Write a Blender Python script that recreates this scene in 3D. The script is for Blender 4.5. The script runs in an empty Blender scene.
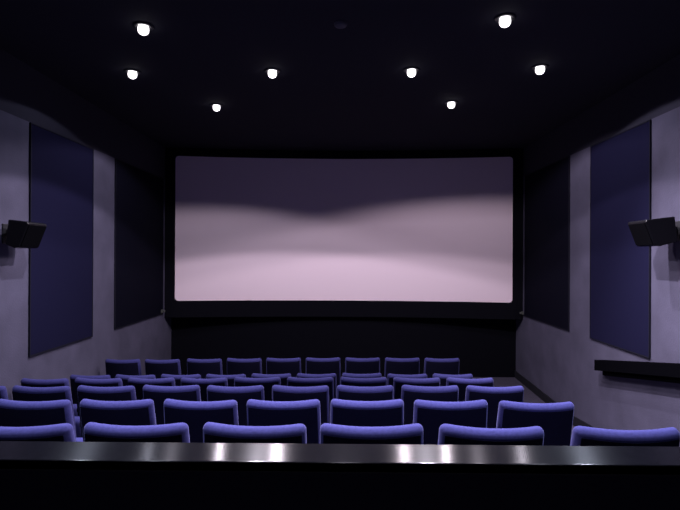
import bpy, bmesh, math, random
from mathutils import Vector, Matrix, Euler
random.seed(7)
R = math.radians
SC = bpy.context.scene
COL = SC.collection

# ------------------------------------------------------------------ camera, world, exposure
FPX = 520.0                       # focal length in pixels of a 680 px wide frame
cam_d = bpy.data.cameras.new('camera')
cam_d.sensor_width = 36.0
cam_d.lens = 36.0 * FPX / 680.0
cam_d.clip_start = 0.02
cam = bpy.data.objects.new('camera', cam_d)
COL.objects.link(cam)
EYE = Vector((0, 0, 1.5))
YAW, PITCH, ROLL = 5.5 / FPX, 0.6 / FPX, 0.0045
cam.matrix_world = (Matrix.Translation(EYE) @ Matrix.Rotation(YAW, 4, 'Z')
                    @ Matrix.Rotation(math.pi / 2 + PITCH, 4, 'X') @ Matrix.Rotation(ROLL, 4, 'Z'))
SC.camera = cam

w = bpy.data.worlds.new('world')
SC.world = w
w.use_nodes = True
w.node_tree.nodes['Background'].inputs[0].default_value = (0.02, 0.02, 0.035, 1)
w.node_tree.nodes['Background'].inputs[1].default_value = 0.05

SC.view_settings.view_transform = 'Standard'
SC.view_settings.look = 'None'
SC.view_settings.gamma = 1.0
SC.view_settings.use_curve_mapping = False
SC.view_settings.exposure = 0.0
SC.cycles.max_bounces = 8
SC.cycles.diffuse_bounces = 5
SC.cycles.sample_clamp_indirect = 4.0

# every ceiling lamp: x, y, warmth (0 bluish .. 1 pinkish), power of the cut-off flood, power of the beam
CEIL = 3.444
# x, y, warmth, flood power, beam power, flood half angle, flood tilt (towards +x, towards +y), beam tilt, which one
LAMPS = [
    (-1.725, 4.396, 0.4, 0.35, 1.9, 68, 0.3, (0, 0), (-14, 4), 'nearest the camera, on the left'),
    (1.29, 4.245, 0.6, 0.6, 5.6, 68, 0.3, (0, 0), (21, 6), 'nearest the camera, on the right'),
    (-2.268, 5.49, 0.1, 0.18, 0.35, 73, 0.05, (0, 0), (0, 0), 'outermost on the left, beside the left wall'),
    (-0.778, 5.46, 0.7, 3.0, 0.2, 68, 0.075, (0, 0), (0, 0), 'left of the middle, between its neighbours'),
    (0.68, 5.43, 0.8, 1.9, 0.2, 68, 0.075, (0, 0), (0, 0), 'right of the middle, between its neighbours'),
    (1.984, 5.346, 0.5, 0.55, 1.8, 76, 0.05, (0, 0), (14, -12), 'outermost on the right, beside the right wall'),
    (-1.68, 6.72, 0.6, 0.95, 0.1, 73, 0.16, (-2.5, 0), (0, 0), 'nearest the screen, on the left'),
    (1.328, 6.58, 0.8, 1.2, 0.1, 76.6, 0.16, (4, 0), (0, 0), 'nearest the screen, on the right'),
    # the grid of lamps goes on over the nearest rows, above the frame
    (-2.25, 3.25, -0.3, 0.08, 1.6, 67, 0.3, (0, 0), (4, -11), 'above the nearest rows, beside the left wall'),
    (-0.75, 3.25, 0.5, 0.10, 4.9, 67, 0.3, (0, 0), (0, -11), 'above the nearest rows, left of the middle'),
    (0.70, 3.25, 0.5, 0.10, 4.9, 67, 0.3, (0, 0), (0, -11), 'above the nearest rows, right of the middle'),
    (2.05, 3.25, -0.3, 0.12, 2.6, 67, 0.3, (0, 0), (-4, -11), 'above the nearest rows, beside the right wall'),
    (-1.5, 2.0, -0.2, 0.03, 1.2, 60, 0.3, (0, 0), (0, -2), 'added as fill above the black ledge, on the left'),  # this weak unseen row is added to fill the tops of the nearest seats
    (0.0, 2.0, 0.4, 0.03, 1.2, 60, 0.3, (0, 0), (0, -2), 'added as fill above the black ledge, in the middle'),
    (1.5, 2.0, -0.2, 0.03, 1.2, 60, 0.3, (0, 0), (0, -2), 'added as fill above the black ledge, on the right'),
]
FLOOD_W, BEAM_W = 90.0, 150.0
BEAM_HALF = 42.0

# ------------------------------------------------------------------ materials
def mat(name, color, rough=0.7, spec=0.3, metal=0.0, sheen=0.0, sheen_tint=None, sheen_rough=0.4,
        noise=None, bump=None, mottle=None):
    m = bpy.data.materials.new(name)
    m.use_nodes = True
    nt = m.node_tree
    b = nt.nodes['Principled BSDF']
    b.inputs['Base Color'].default_value = (*color, 1)
    b.inputs['Roughness'].default_value = rough
    b.inputs['Specular IOR Level'].default_value = spec
    b.inputs['Metallic'].default_value = metal
    if sheen:
        b.inputs['Sheen Weight'].default_value = sheen
        b.inputs['Sheen Roughness'].default_value = sheen_rough
        b.inputs['Sheen Tint'].default_value = (*(sheen_tint or (1, 1, 1)), 1)
    tc = None
    if noise or bump or mottle:
        tc = nt.nodes.new('ShaderNodeTexCoord')
    if noise or mottle:
        scale, amt, det = noise or mottle
        n = nt.nodes.new('ShaderNodeTexNoise')
        n.inputs['Scale'].default_value = scale
        n.inputs['Detail'].default_value = det
        nt.links.new(tc.outputs['Object'], n.inputs['Vector'])
        mp = nt.nodes.new('ShaderNodeMapRange')
        mp.inputs[1].default_value = 0.3
        mp.inputs[2].default_value = 0.7
        mp.inputs[3].default_value = 1 - amt
        mp.inputs[4].default_value = 1 + amt
        nt.links.new(n.outputs[0], mp.inputs[0])
        mx = nt.nodes.new('ShaderNodeVectorMath')
        mx.operation = 'SCALE'
        mx.inputs[0].default_value = color
        nt.links.new(mp.outputs[0], mx.inputs['Scale'])
        nt.links.new(mx.outputs[0], b.inputs['Base Color'])
    if bump:
        scale, strength, dist = bump
        n2 = nt.nodes.new('ShaderNodeTexNoise')
        n2.inputs['Scale'].default_value = scale
        n2.inputs['Detail'].default_value = 4
        nt.links.new(tc.outputs['Object'], n2.inputs['Vector'])
        bp = nt.nodes.new('ShaderNodeBump')
        bp.inputs['Strength'].default_value = strength
        bp.inputs['Distance'].default_value = dist
        nt.links.new(n2.outputs[0], bp.inputs['Height'])
        nt.links.new(bp.outputs[0], b.inputs['Normal'])
    return m

M_WALL = mat('plaster_wall', (0.078, 0.074, 0.115), 0.95, 0.1, mottle=(2.6, 0.16, 6), bump=(60, 0.5, 0.004))
M_FRIEZE = mat('dark_upper_wall', (0.03, 0.029, 0.045), 0.95, 0.1, bump=(50, 0.3, 0.003))
M_CEIL = mat('black_ceiling', (0.02, 0.02, 0.03), 0.95, 0.1, bump=(40, 0.3, 0.003))
M_FRONT = mat('black_front_wall', (0.004, 0.004, 0.007), 0.95, 0.05, bump=(40, 0.2, 0.002))
M_FLOOR = mat('carpet_floor', (0.075, 0.068, 0.10), 0.98, 0.05, noise=(35, 0.2, 3), bump=(300, 0.6, 0.004))
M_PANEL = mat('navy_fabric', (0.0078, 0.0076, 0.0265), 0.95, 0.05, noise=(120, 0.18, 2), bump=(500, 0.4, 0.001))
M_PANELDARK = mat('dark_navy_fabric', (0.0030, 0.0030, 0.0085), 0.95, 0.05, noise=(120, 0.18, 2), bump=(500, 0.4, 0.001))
M_PANELEDGE = mat('panel_edge', (0.01, 0.01, 0.018), 0.8, 0.1)
M_VELVET = mat('black_masking_cloth', (0.006, 0.006, 0.009), 1.0, 0.0, bump=(200, 0.2, 0.001))
M_SCREEN = mat('screen_white', (0.90, 0.74, 0.83), 0.9, 0.1, bump=(400, 0.1, 0.0005))
M_SEAT = mat('blue_velvet', (0.042, 0.042, 0.150), 0.95, 0.05, sheen=0.22, sheen_tint=(0.5, 0.5, 1.0), sheen_rough=0.35,
             noise=(90, 0.16, 3), bump=(300, 0.25, 0.0005))
M_REAR = mat('dark_navy_layer', (0.008, 0.008, 0.023), 0.95, 0.05, noise=(90, 0.16, 3), bump=(300, 0.25, 0.0005))
M_SEATDARK = mat('seat_black_plastic', (0.012, 0.012, 0.016), 0.5, 0.3)
M_METAL = mat('seat_black_metal', (0.02, 0.02, 0.024), 0.4, 0.4)
M_LEDGE = mat('ledge_black_lacquer', (0.003, 0.003, 0.0045), 0.215, 0.2, noise=(40, 0.2, 3))
_b = M_LEDGE.node_tree.nodes['Principled BSDF']         # wiped along its length: gloss is narrow sideways, long lengthwise
_b.inputs['Anisotropic'].default_value = 1.0
_t = M_LEDGE.node_tree.nodes.new('ShaderNodeCombineXYZ')
_t.inputs[1].default_value = 1.0
M_LEDGE.node_tree.links.new(_t.outputs[0], _b.inputs['Tangent'])
M_PART = mat('partition_black', (0.02, 0.02, 0.032), 0.9, 0.05, bump=(60, 0.2, 0.002))
M_SPEAKER = mat('speaker_black', (0.0025, 0.0025, 0.004), 0.4, 0.15)
M_GRILLE = mat('speaker_grille', (0.003, 0.003, 0.004), 0.9, 0.0, bump=(700, 0.5, 0.001))
M_RAIL = mat('black_wood', (0.0012, 0.0012, 0.0022), 0.95, 0.02, bump=(40, 0.2, 0.002))
M_BASE = mat('baseboard_black', (0.012, 0.012, 0.018), 0.8, 0.2)
M_TRIMRING = mat('lamp_ring', (0.02, 0.02, 0.024), 0.4, 0.4)
M_GREY = mat('grey_fitting', (0.07, 0.075, 0.07), 0.5, 0.4)
M_DET = mat('detector_plastic', (0.055, 0.055, 0.08), 0.6, 0.3)

def emission(name, color, strength):
    m = bpy.data.materials.new(name)
    m.use_nodes = True
    nt = m.node_tree
    nt.nodes.clear()
    o = nt.nodes.new('ShaderNodeOutputMaterial')
    e = nt.nodes.new('ShaderNodeEmission')
    e.inputs[0].default_value = (*color, 1)
    e.inputs[1].default_value = strength
    nt.links.new(e.outputs[0], o.inputs[0])
    return m
M_BULB = emission('lamp_bulb', (1.0, 0.95, 1.0), 4.0)

# ------------------------------------------------------------------ mesh helpers
def add_box(bm, x0, x1, y0, y1, z0, z1, bevel=0.0, seg=2):
    vs = [bm.verts.new((x, y, z)) for x in (x0, x1) for y in (y0, y1) for z in (z0, z1)]
    fs = []
    for a in ((0, 1, 3, 2), (4, 6, 7, 5), (0, 4, 5, 1), (2, 3, 7, 6), (0, 2, 6, 4), (1, 5, 7, 3)):
        fs.append(bm.faces.new([vs[i] for i in a]))
    if bevel:
        es = set(e for f in fs for e in f.edges)
        bmesh.ops.bevel(bm, geom=list(es), offset=bevel, segments=seg, affect='EDGES', profile=0.5)
    return vs

def add_prism(bm, poly, axis, a0, a1, bevel=0.0):
    """extrude a 2-D polygon along an axis: 'x' -> poly (y,z); 'y' -> poly (x,z); 'z' -> poly (x,y)"""
    def P(u, v, t):
        return {'x': (t, u, v), 'y': (u, t, v), 'z': (u, v, t)}[axis]
    A = [bm.verts.new(P(u, v, a0)) for u, v in poly]
    B = [bm.verts.new(P(u, v, a1)) for u, v in poly]
    n = len(poly)
    fs = [bm.faces.new(A), bm.faces.new(B[::-1])]
    for i in range(n):
        fs.append(bm.faces.new((A[i], B[i], B[(i + 1) % n], A[(i + 1) % n])))
    bmesh.ops.recalc_face_normals(bm, faces=fs)
    if bevel:
        es = set(e for f in fs for e in f.edges)
        bmesh.ops.bevel(bm, geom=list(es), offset=bevel, segments=2, affect='EDGES', profile=0.5)

def add_lathe(bm, prof, seg=20, origin=(0, 0, 0)):
    rings = []
    for r, z in prof:
        if r < 1e-6:
            rings.append([bm.verts.new((origin[0], origin[1], origin[2] + z))])
        else:
            rings.append([bm.verts.new((origin[0] + r * math.cos(2 * math.pi * k / seg),
                                        origin[1] + r * math.sin(2 * math.pi * k / seg), origin[2] + z)) for k in range(seg)])
    for a, b in zip(rings, rings[1:]):
        for k in range(seg):
            k2 = (k + 1) % seg
            if len(a) == 1 and len(b) == 1:
                continue
            if len(a) == 1:
                bm.faces.new((a[0], b[k], b[k2]))
            elif len(b) == 1:
                bm.faces.new((a[k], a[k2], b[0]))
            else:
                bm.faces.new((a[k], a[k2], b[k2], b[k]))
    bmesh.ops.recalc_face_normals(bm, faces=bm.faces[:])

def axis_coords(h, r, n):
    t = [-1, -0.66, -0.33, 0]
    lo = [(-h + r) + r * math.tan(v * math.pi / 4) for v in t]
    mid = [-(h - r) + 2 * (h - r) * i / n for i in range(1, n)]
    return lo + mid + [-v for v in lo[::-1]]

def rounded_box(hx, hy, hz, r, nx=1, ny=1, nz=1, warp=None):
    """closed box with radius r on every edge, enough rows to be bent by warp(x,y,z)"""
    cs = [axis_coords(h, r, n) for h, n in ((hx, nx), (hy, ny), (hz, nz))]
    H = (hx, hy, hz)
    bm = bmesh.new()
    verts = {}
    def V(p):
        inner = Vector([max(-(H[i] - r), min(H[i] - r, p[i])) for i in range(3)])
        d = Vector(p) - inner
        q = inner + (d.normalized() * r if d.length > 1e-9 else d)
        key = tuple(round(c, 6) for c in p)
        if key not in verts:
            verts[key] = bm.verts.new(warp(q) if warp else q)
        return verts[key]
    for ax in range(3):
        u, v = [(1, 2), (0, 2), (0, 1)][ax]
        for s in (-1, 1):
            for i in range(len(cs[u]) - 1):
                for j in range(len(cs[v]) - 1):
                    q = []
                    for a, b in ((i, j), (i + 1, j), (i + 1, j + 1), (i, j + 1)):
                        p = [0, 0, 0]
                        p[ax] = s * H[ax]
                        p[u] = cs[u][a]
                        p[v] = cs[v][b]
                        q.append(V(p))
                    bm.faces.new(q)
    bmesh.ops.recalc_face_normals(bm, faces=bm.faces[:])
    return bm

def obj(name, bm, material, parent=None, smooth=False, loc=None):
    me = bpy.data.meshes.new(name)
    bmesh.ops.recalc_face_normals(bm, faces=bm.faces[:])
    bm.to_mesh(me)
    bm.free()
    me.materials.append(material)
    if smooth:
        for p in me.polygons:
            p.use_smooth = True
    o = bpy.data.objects.new(name, me)
    COL.objects.link(o)
    if parent:
        o.parent = parent
    if loc:
        o.location = loc
    return o

def box_obj(name, dims, material, parent=None, bevel=0.0):
    bm = bmesh.new()
    add_box(bm, *dims, bevel=bevel)
    return obj(name, bm, material, parent)

def thing(name, label, cat, loc=(0, 0, 0), rotz=0.0, group=None):
    o = bpy.data.objects.new(name, None)
    o.empty_display_size = 0.1
    COL.objects.link(o)
    o.location = loc
    o.rotation_euler = (0, 0, rotz)
    o['label'] = label
    o['category'] = cat
    if group:
        o['group'] = group
    return o

def struct(o, label):
    o['kind'] = 'structure'
    o['label'] = label
    return o

# ------------------------------------------------------------------ room shell
XL, XR, YF, YB = -3.27, 3.19, 9.75, -1.6
WALLTOP, WALLTOP_R = 2.865, 2.94                                     # where the grey plaster ends and the dark upper wall begins
PROFILE = [(YB, 0.0), (1.90, 0.0), (1.98, -0.17), (2.28, -0.19), (3.227, -0.36), (4.17, -0.50),
           (5.09, -0.65), (5.97, -0.80), (6.8, -0.81), (7.3, -0.845), (YF, -0.76)]

def floor_z(y):
    for (a, za), (b, zb) in zip(PROFILE, PROFILE[1:]):
        if a <= y <= b:
            return za + (zb - za) * (y - a) / (b - a)
    return PROFILE[-1][1]

bm = bmesh.new()
add_prism(bm, PROFILE + [(YF, -1.1), (YB, -1.1)], 'x', XL, XR)
struct(obj('floor', bm, M_FLOOR), 'raked carpet floor falling towards the screen')

def side_wall(name, xa, xb, top, label):
    bm = bmesh.new()
    add_box(bm, xa, xb, YB, YF, -1.1, top)
    struct(obj(name, bm, M_WALL), label)
side_wall('wall_left', XL - 0.15, XL, WALLTOP, 'grey plaster wall on the left with two navy panels')
side_wall('wall_right', XR, XR + 0.15, WALLTOP_R, 'grey plaster wall on the right with two navy panels')
struct(box_obj('trim_1', (XL - 0.15, XL, YB, YF, WALLTOP, CEIL), M_FRIEZE), 'dark painted band above the left plaster wall')
struct(box_obj('trim_2', (XR, XR + 0.15, YB, YF, WALLTOP_R, CEIL), M_FRIEZE), 'dark painted band above the right plaster wall')
struct(box_obj('wall_front', (XL - 0.15, XR + 0.15, YF, YF + 0.15, -1.1, CEIL), M_FRONT), 'black front wall behind and below the screen')
struct(box_obj('wall_back', (XL - 0.15, XR + 0.15, YB - 0.15, YB, -1.1, CEIL), M_FRONT), 'dark back wall behind the viewer')
struct(box_obj('ceiling', (XL - 0.15, XR + 0.15, YB - 0.15, YF + 0.15, CEIL, CEIL + 0.15), M_CEIL), 'black ceiling with recessed lamps')

for nm, xa, xb, lb in (('baseboard_left', XL, XL + 0.02, 'black baseboard along the left wall'),
                       ('baseboard_right', XR - 0.02, XR, 'black baseboard along the right wall')):
    bm = bmesh.new()
    pts = [(y, z) for y, z in PROFILE] + [(y, z + 0.125) for y, z in PROFILE[::-1]]
    add_prism(bm, pts, 'x', xa, xb)
    struct(obj(nm, bm, M_BASE), lb)

# ------------------------------------------------------------------ projection screen and its masking
SX0, SX1, SZ0, SZ1 = -3.083, 3.001, 0.667, 3.293      # edges of the picture area
SYE, SAG = 9.375, 0.27                                 # y of the edges and how far the middle lies back
SXC = (SX0 + SX1) / 2
SHW = (SX1 - SX0) / 2

def screen_y(x):
    t = (x - SXC) / SHW
    return SYE + SAG * (1 - t * t)

scr = thing('projection_screen', 'wide curved cinema screen, blank and lit by the ceiling lamps, with black surround', 'screen', (SXC, SYE, SZ0))
inv = Matrix.Translation(-Vector((SXC, SYE, SZ0)))
bm = bmesh.new()
NX, rc = 48, 0.06
def screen_ring(inset, dy):
    pts = []
    return pts
cols = []
xs = [SX0 + (SX1 - SX0) * i / NX for i in range(NX + 1)]
for extra in (0.005, 0.012, 0.022, 0.035, 0.06):
    xs += [SX0 + extra, SX1 - extra]
xs = sorted(set(xs))
def corner(x):
    e = min(x - SX0, SX1 - x)
    return 0.0 if e >= rc else rc - math.sqrt(max(0, rc * rc - (rc - e) ** 2))
fr = []
for x in xs:
    c = corner(x)
    fr.append([bm.verts.new((x, screen_y(x) + dy, z)) for dy in (0, 0.02) for z in (SZ0 + c, SZ1 - c)])
for a, b in zip(fr, fr[1:]):
    bm.faces.new((a[0], b[0], b[1], a[1]))
    bm.faces.new((a[2], a[3], b[3], b[2]))
    bm.faces.new((a[1], b[1], b[3], a[3]))
    bm.faces.new((a[0], a[2], b[2], b[0]))
bm.faces.new((fr[0][0], fr[0][1], fr[0][3], fr[0][2]))
bm.faces.new((fr[-1][0], fr[-1][2], fr[-1][3], fr[-1][1]))
bm.transform(inv)
obj('screen_surface', bm, M_SCREEN, scr, smooth=False)
# black cloth around it: a curved backing board, and curved top and bottom borders
def curved_strip(z0, z1, y_off, t, x0, x1):
    bm = bmesh.new()
    xx = [x0 + (x1 - x0) * i / 32 for i in range(33)]
    rows = []
    for x in xx:
        y = screen_y(max(SX0, min(SX1, x))) + y_off
        rows.append([bm.verts.new((x, yy, z)) for yy in (y, y + t) for z in (z0, z1)])
    for a, b in zip(rows, rows[1:]):
        bm.faces.new((a[0], b[0], b[1], a[1]))
        bm.faces.new((a[2], a[3], b[3], b[2]))
        bm.faces.new((a[1], b[1], b[3], a[3]))
        bm.faces.new((a[0], a[2], b[2], b[0]))
    bm.faces.new((rows[0][0], rows[0][1], rows[0][3], rows[0][2]))
    bm.faces.new((rows[-1][0], rows[-1][2], rows[-1][3], rows[-1][1]))
    bm.transform(inv)
    return bm
obj('backing', curved_strip(SZ0 - 0.06, SZ1 + 0.06, 0.03, 0.03, SX0 - 0.06, SX1 + 0.06), M_VELVET, scr)
obj('top_masking', curved_strip(SZ1 + 0.004, CEIL - 0.005, -0.015, 0.04, SX0 - 0.06, SX1 + 0.06), M_VELVET, scr)
obj('bottom_masking', curved_strip(SZ0 - 0.30, SZ0 - 0.004, -0.015, 0.04, SX0 - 0.06, SX1 + 0.06), M_VELVET, scr)
for x0, x1 in ((XL + 0.005, SX0 - 0.004), (SX1 + 0.004, XR - 0.005)):
    bm = bmesh.new()
    add_box(bm, x0, x1, SYE - 0.01, SYE + 0.05, SZ0 - 0.30, CEIL - 0.005, bevel=0.004)
    bm.transform(inv)
    obj('side_masking', bm, M_VELVET, scr)

# ------------------------------------------------------------------ wall panels (navy acoustic fabric)
def panel(xw, side, y0, y1, z0, z1, label, fabric=None):
    """side = +1: panel faces +x (on the left wall)"""
    t = thing('acoustic_panel', label, 'panel', (xw, (y0 + y1) / 2, z0), 0, 'navy acoustic panels on the side walls')
    hy, h = (y1 - y0) / 2, z1 - z0
    bm = bmesh.new()
    add_box(bm, min(0, side * 0.017), max(0, side * 0.017), -hy + 0.012, hy - 0.012, 0.012, h - 0.012, bevel=0.004)
    obj('fabric', bm, fabric or M_PANEL, t)
    bm = bmesh.new()
    a, b = min(side * 0.001, side * 0.02), max(side * 0.001, side * 0.02)
    add_box(bm, a, b, -hy, -hy + 0.012, 0, h)
    add_box(bm, a, b, hy - 0.012, hy, 0, h)
    add_box(bm, a, b, -hy + 0.012, hy - 0.012, 0, 0.012)
    add_box(bm, a, b, -hy + 0.012, hy - 0.012, h - 0.012, h)
    obj('edge_frame', bm, M_PANELEDGE, t)
PZ0, PZ1, PZR = 0.44, 2.86, 2.935
panel(XL, 1, 5.33, 6.667, PZ0, PZ1, 'tall navy fabric panel on the left wall, behind the left loudspeaker')
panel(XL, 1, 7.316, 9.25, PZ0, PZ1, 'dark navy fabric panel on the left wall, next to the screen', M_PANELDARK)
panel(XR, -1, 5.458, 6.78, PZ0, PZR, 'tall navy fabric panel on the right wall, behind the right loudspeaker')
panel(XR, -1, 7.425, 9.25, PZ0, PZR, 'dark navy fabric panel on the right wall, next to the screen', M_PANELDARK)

# ------------------------------------------------------------------ loudspeakers on brackets
def speaker(xw, side, y, z, D, label):
    """side = +1: mounted on the left wall and facing +x"""
    t = thing('loudspeaker', label, 'speaker', (xw, y, z), 0, 'black loudspeakers on the side walls')
    W = 0.32
    tilt = R(7)
    base = Matrix.Translation((side * 0.11, 0, 0)) @ Matrix.Rotation(tilt * side, 4, 'Y')
    # side profile (distance from the wall, height): front baffle leans back underneath
    prof = [(0.0, -0.11), (D - 0.10, -0.135), (D - 0.06, -0.122), (D, 0.11), (D - 0.014, 0.125), (0.0, 0.125)]
    bm = bmesh.new()
    add_prism(bm, [(side * u, v) for u, v in prof], 'y', -W / 2, W / 2, bevel=0.011)
    bm.transform(base)
    obj('cabinet', bm, M_SPEAKER, t)
    bm = bmesh.new()
    fp = [(D - 0.058, -0.11), (D - 0.004, 0.097), (D + 0.004, 0.095), (D - 0.049, -0.113)]
    add_prism(bm, [(side * u, v) for u, v in fp], 'y', -W / 2 + 0.02, W / 2 - 0.02)
    bm.transform(base)
    obj('grille', bm, M_GRILLE, t)
    bm = bmesh.new()
    add_box(bm, min(0.001 * side, side * 0.014), max(0.001 * side, side * 0.014), -0.06, 0.06, -0.10, 0.09, bevel=0.003)
    obj('wall_plate', bm, M_METAL, t)
    bm = bmesh.new()
    add_box(bm, min(side * 0.014, side * 0.12), max(side * 0.014, side * 0.12), -0.02, 0.02, -0.03, 0.04, bevel=0.004)
    obj('bracket_arm', bm, M_METAL, t)
    bm = bmesh.new()
    add_lathe(bm, [(0, -0.045), (0.022, -0.045), (0.022, 0.055), (0, 0.055)], 12, (side * 0.062, 0, 0))
    obj('swivel', bm, M_METAL, t, smooth=False)
speaker(XL, 1, 4.97, 1.70, 0.19, 'black loudspeaker on a bracket on the left wall')
speaker(XR, -1, 5.03, 1.755, 0.275, 'black loudspeaker on a bracket on the right wall')

# ------------------------------------------------------------------ sloping ledge along the right wall
t = thing('wall_ledge', 'black sloping wooden ledge on the right wall under the navy panel', 'ledge', (XR, 5.0, 0.5))
def ztop(y):
    return 0.526 - (y - 4.78) * 0.1775
def sloped(x0, x1, y0, y1, dz0, dz1, bevel=0.004):
    bm = bmesh.new()
    add_prism(bm, [(y0, ztop(y0) + dz0), (y1, ztop(y1) + dz0), (y1, ztop(y1) + dz1), (y0, ztop(y0) + dz1)], 'x', x0, x1, bevel=bevel)
    bm.transform(Matrix.Translation((-XR, -5.0, -0.5)))
    return bm
obj('top_board', sloped(XR - 0.13, XR - 0.001, 2.5, 6.42, -0.13, 0.0), M_RAIL, t)
obj('lower_rail', sloped(XR - 0.09, XR - 0.001, 2.5, 6.30, -0.185, -0.131), M_RAIL, t)

# ------------------------------------------------------------------ ceiling lamps with their light
def tint(k):
    a, b = Vector((0.80, 0.82, 1.0)), Vector((1.0, 0.84, 0.93))
    return a.lerp(b, k)

bm = bmesh.new()
add_lathe(bm, [(0.046, 0.0), (0.078, 0.0), (0.083, -0.004), (0.081, -0.010), (0.056, -0.012), (0.050, -0.006), (0.046, 0.0)], 24)
ring_o = obj('trim_ring', bm, M_TRIMRING, None, smooth=True)
bm = bmesh.new()
add_lathe(bm, [(0.040, 0.0), (0.044, -0.016), (0.046, -0.034), (0.043, -0.052), (0.034, -0.066), (0.019, -0.075), (0.0, -0.078)], 20)
bulb_o = obj('bulb', bm, M_BULB, None, smooth=True)
for i, (x, y, k, fl, be, half, soft, ftilt, btilt, lb) in enumerate(LAMPS):
    t = thing('ceiling_spotlight', 'small round white ceiling spotlight ' + lb, 'spotlight', (x, y, CEIL), 0, 'spotlights in the black ceiling')
    for src in (ring_o, bulb_o):
        c = src if i == 0 else src.copy()
        if i:
            COL.objects.link(c)
        c.parent = t
    for hf, blend, wt, tl in ((half, soft, FLOOD_W * fl, ftilt), (BEAM_HALF, 1.0, BEAM_W * be, btilt)):
        L = bpy.data.lights.new('spot_light', 'SPOT')
        L.energy = wt
        L.color = tint(k)
        L.spot_size = 2 * R(hf)
        L.spot_blend = blend
        L.shadow_soft_size = 0.022
        lo = bpy.data.objects.new('spot_light', L)
        COL.objects.link(lo)
        lo.parent = t
        lo.location = (0, 0, -0.102)
        lo.rotation_euler = (R(tl[1]), R(-tl[0]), 0)

# smoke detector in the middle of the ceiling
bm = bmesh.new()
add_lathe(bm, [(0, 0), (0.055, 0), (0.055, -0.012), (0.046, -0.026), (0.02, -0.034), (0, -0.034)], 20)
o = obj('smoke_detector', bm, M_DET, None, smooth=False, loc=(-0.05, 4.35, CEIL))
o['label'] = 'small dim round smoke detector in the middle of the black ceiling'
o['category'] = 'smoke detector'

# two little fittings near the lower corners of the screen
def fitting(x, y, z, sx, label):
    t = thing('wall_fitting', label, 'fitting', (x, y, z), 0, 'small grey fittings beside the screen')
    bm = bmesh.new()
    add_box(bm, min(0, sx * 0.02), max(0, sx * 0.02), -0.045, 0.045, -0.03, 0.03, bevel=0.004)
    obj('back_plate', bm, M_GREY, t)
    bm = bmesh.new()
    add_box(bm, min(sx * 0.02, sx * 0.06), max(sx * 0.02, sx * 0.06), -0.02, 0.02, -0.016, 0.016, bevel=0.004)
    obj('knob', bm, M_GREY, t)
fitting(XL + 0.02, 9.17, 0.50, 1, 'small grey fitting on the left wall beside the screen corner')
fitting(XR - 0.02, 9.30, 0.49, -1, 'small grey fitting on the right wall beside the screen corner')

# ------------------------------------------------------------------ partition with the lacquered ledge, in front of the camera
LY0, LY1, LZ = 1.69, 1.86, 0.828
t = thing('partition', 'low black partition with a shiny black ledge behind the last row', 'partition', (0, 1.775, 0))
bm = bmesh.new()
add_box(bm, -3.26, 1.75, LY0, LY1, LZ - 0.035, LZ, bevel=0.004, seg=3)
bm.transform(Matrix.Translation((0, -1.775, 0)))
obj('ledge', bm, M_LEDGE, t)
bm = bmesh.new()
add_box(bm, -3.26, 1.74, LY0 + 0.02, LY1 - 0.01, -0.02, LZ - 0.0352)
bm.transform(Matrix.Translation((0, -1.775, 0)))
obj('panel', bm, M_PART, t)

# ------------------------------------------------------------------ cinema seats
SEAT_PITCH = 0.52
BW, BT, BH = 0.464, 0.070, 0.56         # backrest width, thickness, height
RECL = R(11)
BZ = 0.405                             # height of the lower edge of the backrest
def back_warp(q):
    x, y, z = q
    # plan curve: the wings come forward (+y); the body narrows slightly to the top
    k = 1.0 + 0.04 * (0.5 - (z + BH / 2) / BH)
    zt = BH / 2 - z                    # distance below the top: the padding rolls over
    if zt < 0.030:
        y *= 1.0 - 0.20 * (1 - zt / 0.030) ** 2
    y2 = y + 0.75 * x * x + 0.012 * math.cos(math.pi * z / BH) * (1 if y > 0 else 0.3)
    zz = z + BH / 2
    # lean back: the top comes towards the viewer (-y)
    return Vector((x * k, y2 * math.cos(RECL) - zz * math.sin(RECL), zz * math.cos(RECL) + y2 * math.sin(RECL)))

def build_seat():
    t = thing('cinema_seat', '', 'seat', (0, 0, 0), 0, 'blue velvet cinema seats')
    bk = rounded_box(BW / 2, BT / 2, BH / 2, 0.031, 8, 2, 9, back_warp)
    bk.transform(Matrix.Translation((0, 0.07, BZ)))
    obj('backrest', bk, M_SEAT, t, smooth=True)
    def cw(q):                         # tipped-up seat cushion, standing in front of the backrest
        return Vector((q.x, q.y + 0.25 * q.x * q.x, q.z))
    # thin layer that darkens the rear of the backrest, a little inside the rim of the padding
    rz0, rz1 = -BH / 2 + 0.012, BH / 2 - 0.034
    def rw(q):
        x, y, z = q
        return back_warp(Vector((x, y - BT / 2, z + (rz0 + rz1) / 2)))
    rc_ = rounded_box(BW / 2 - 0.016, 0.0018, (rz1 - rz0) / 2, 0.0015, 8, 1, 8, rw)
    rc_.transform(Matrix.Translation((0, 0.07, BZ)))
    obj('rear_dark_layer', rc_, M_REAR, t, smooth=True)['label'] = 'dark navy layer on the rear of the backrest'
    cu = rounded_box(0.190, 0.050, 0.16, 0.04, 4, 1, 3, cw)
    cu.transform(Matrix.Translation((0, 0.30, 0.46)) @ Matrix.Rotation(R(8), 4, 'X'))
    obj('seat_cushion', cu, M_SEAT, t, smooth=True)
    bm = bmesh.new()
    add_box(bm, -0.20, 0.20, 0.12, 0.23, 0.345, 0.385, bevel=0.006)
    obj('hinge_bar', bm, M_METAL, t)
    add_arm(t, -1)
    return t

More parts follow.
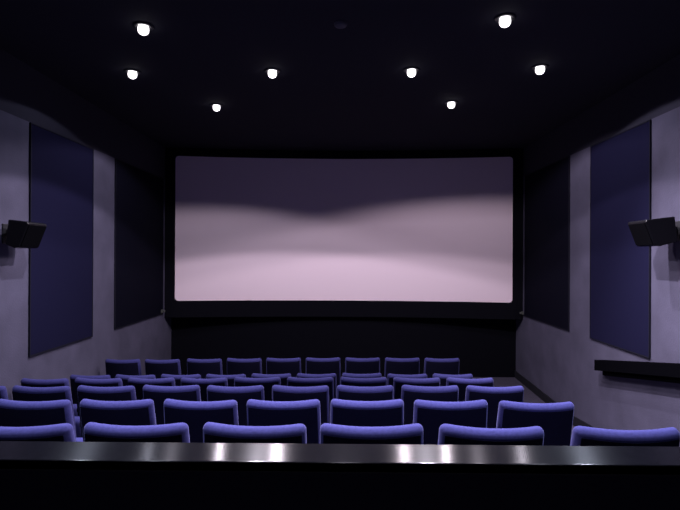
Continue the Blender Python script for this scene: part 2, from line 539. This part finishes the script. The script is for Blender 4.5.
def add_arm(t, s):
    ar = rounded_box(0.015, 0.15, 0.024, 0.012, 1, 3, 1, None)
    ar.transform(Matrix.Translation((s * SEAT_PITCH / 2, 0.27, 0.60)))
    obj('armrest', ar, M_SEATDARK, t, smooth=True)
    bm = bmesh.new()
    add_prism(bm, [(0.12, -0.04), (0.32, -0.04), (0.32, 0.012), (0.27, 0.03), (0.265, 0.36), (0.32, 0.53), (0.32, 0.577),
                   (0.18, 0.577), (0.17, 0.36), (0.175, 0.03), (0.12, 0.012)], 'x', s * SEAT_PITCH / 2 - 0.014, s * SEAT_PITCH / 2 + 0.014, bevel=0.002)
    obj('leg_standard', bm, M_METAL, t)

def copy_tree(o, parent=None):
    c = o.copy()
    COL.objects.link(c)
    if parent:
        c.parent = parent
    for ch in o.children:
        copy_tree(ch, c)
    return c

# rows: y of the backs, height of the tops, x of the seat at the right aisle, number of seats in view
ROWS = [
    ('nearest row behind the black ledge', 2.28, 0.754, 1.160, 6),
    ('second row from the ledge', 3.227, 0.603, 1.180, 7),
    ('third row from the ledge', 4.17, 0.459, 1.203, 9),
    ('fourth row from the ledge', 5.09, 0.309, 1.222, 9),
    ('fifth row from the ledge', 5.97, 0.147, 1.235, 9),
    ('front row nearest the screen', 6.82, 0.159, 1.272, 9),
]
NUDGE = {(0, 0): 0.066, (0, 5): 0.022, (5, 8): -0.035, (5, 7): -0.025}    # single seats that stand a little off the even spacing
ORD = ['first', 'second', 'third', 'fourth', 'fifth', 'sixth', 'seventh', 'eighth', 'ninth']
# small differences in how single seats lean, (row, seat from the right): (roll, yaw) in degrees
LEAN = {(0, 1): (1.2, 0.6), (0, 3): (0.6, 0), (0, 0): (0.5, 0.6), (0, 5): (-0.8, -0.6), (1, 4): (0.6, 0), (1, 3): (-0.4, 0), (1, 0): (0.6, 0)}
proto = build_seat()
SEAT_TOP = BZ + BH * math.cos(RECL)
first = True
protos_arm = []
for r, (rowname, y, ztop_, x0, n) in enumerate(ROWS):
    for k in range(n):
        if first:
            s = proto
            kids = list(proto.children)
        else:
            s = copy_tree(proto)
        first = False
        x = x0 - k * SEAT_PITCH + NUDGE.get((r, k), 0)
        ro, ya = LEAN.get((r, k), (random.uniform(-0.35, 0.35), random.uniform(-0.5, 0.5)))
        left = max(0.0, -x) / 3.0          # the rows run a little towards the viewer and down at their left end
        s.location = (x - 0.7 * math.sin(R(ro)), y - 0.03 * left, ztop_ - SEAT_TOP - (0.0055 * y * left if r else 0.0))
        s.rotation_euler = (R(random.uniform(-0.8, 0.8)), R(ro), R(ya))
        if k == 0:
            s['label'] = 'blue velvet seat at the right aisle end of the ' + rowname
        elif k == n - 1 and n == 9:
            s['label'] = 'blue velvet seat by the left wall in the ' + rowname
        else:
            s['label'] = 'blue velvet seat, %s from right aisle in the %s' % (ORD[k], rowname)
        if k == 0:
            protos_arm.append(s)
for s in protos_arm:
    add_arm(s, 1)
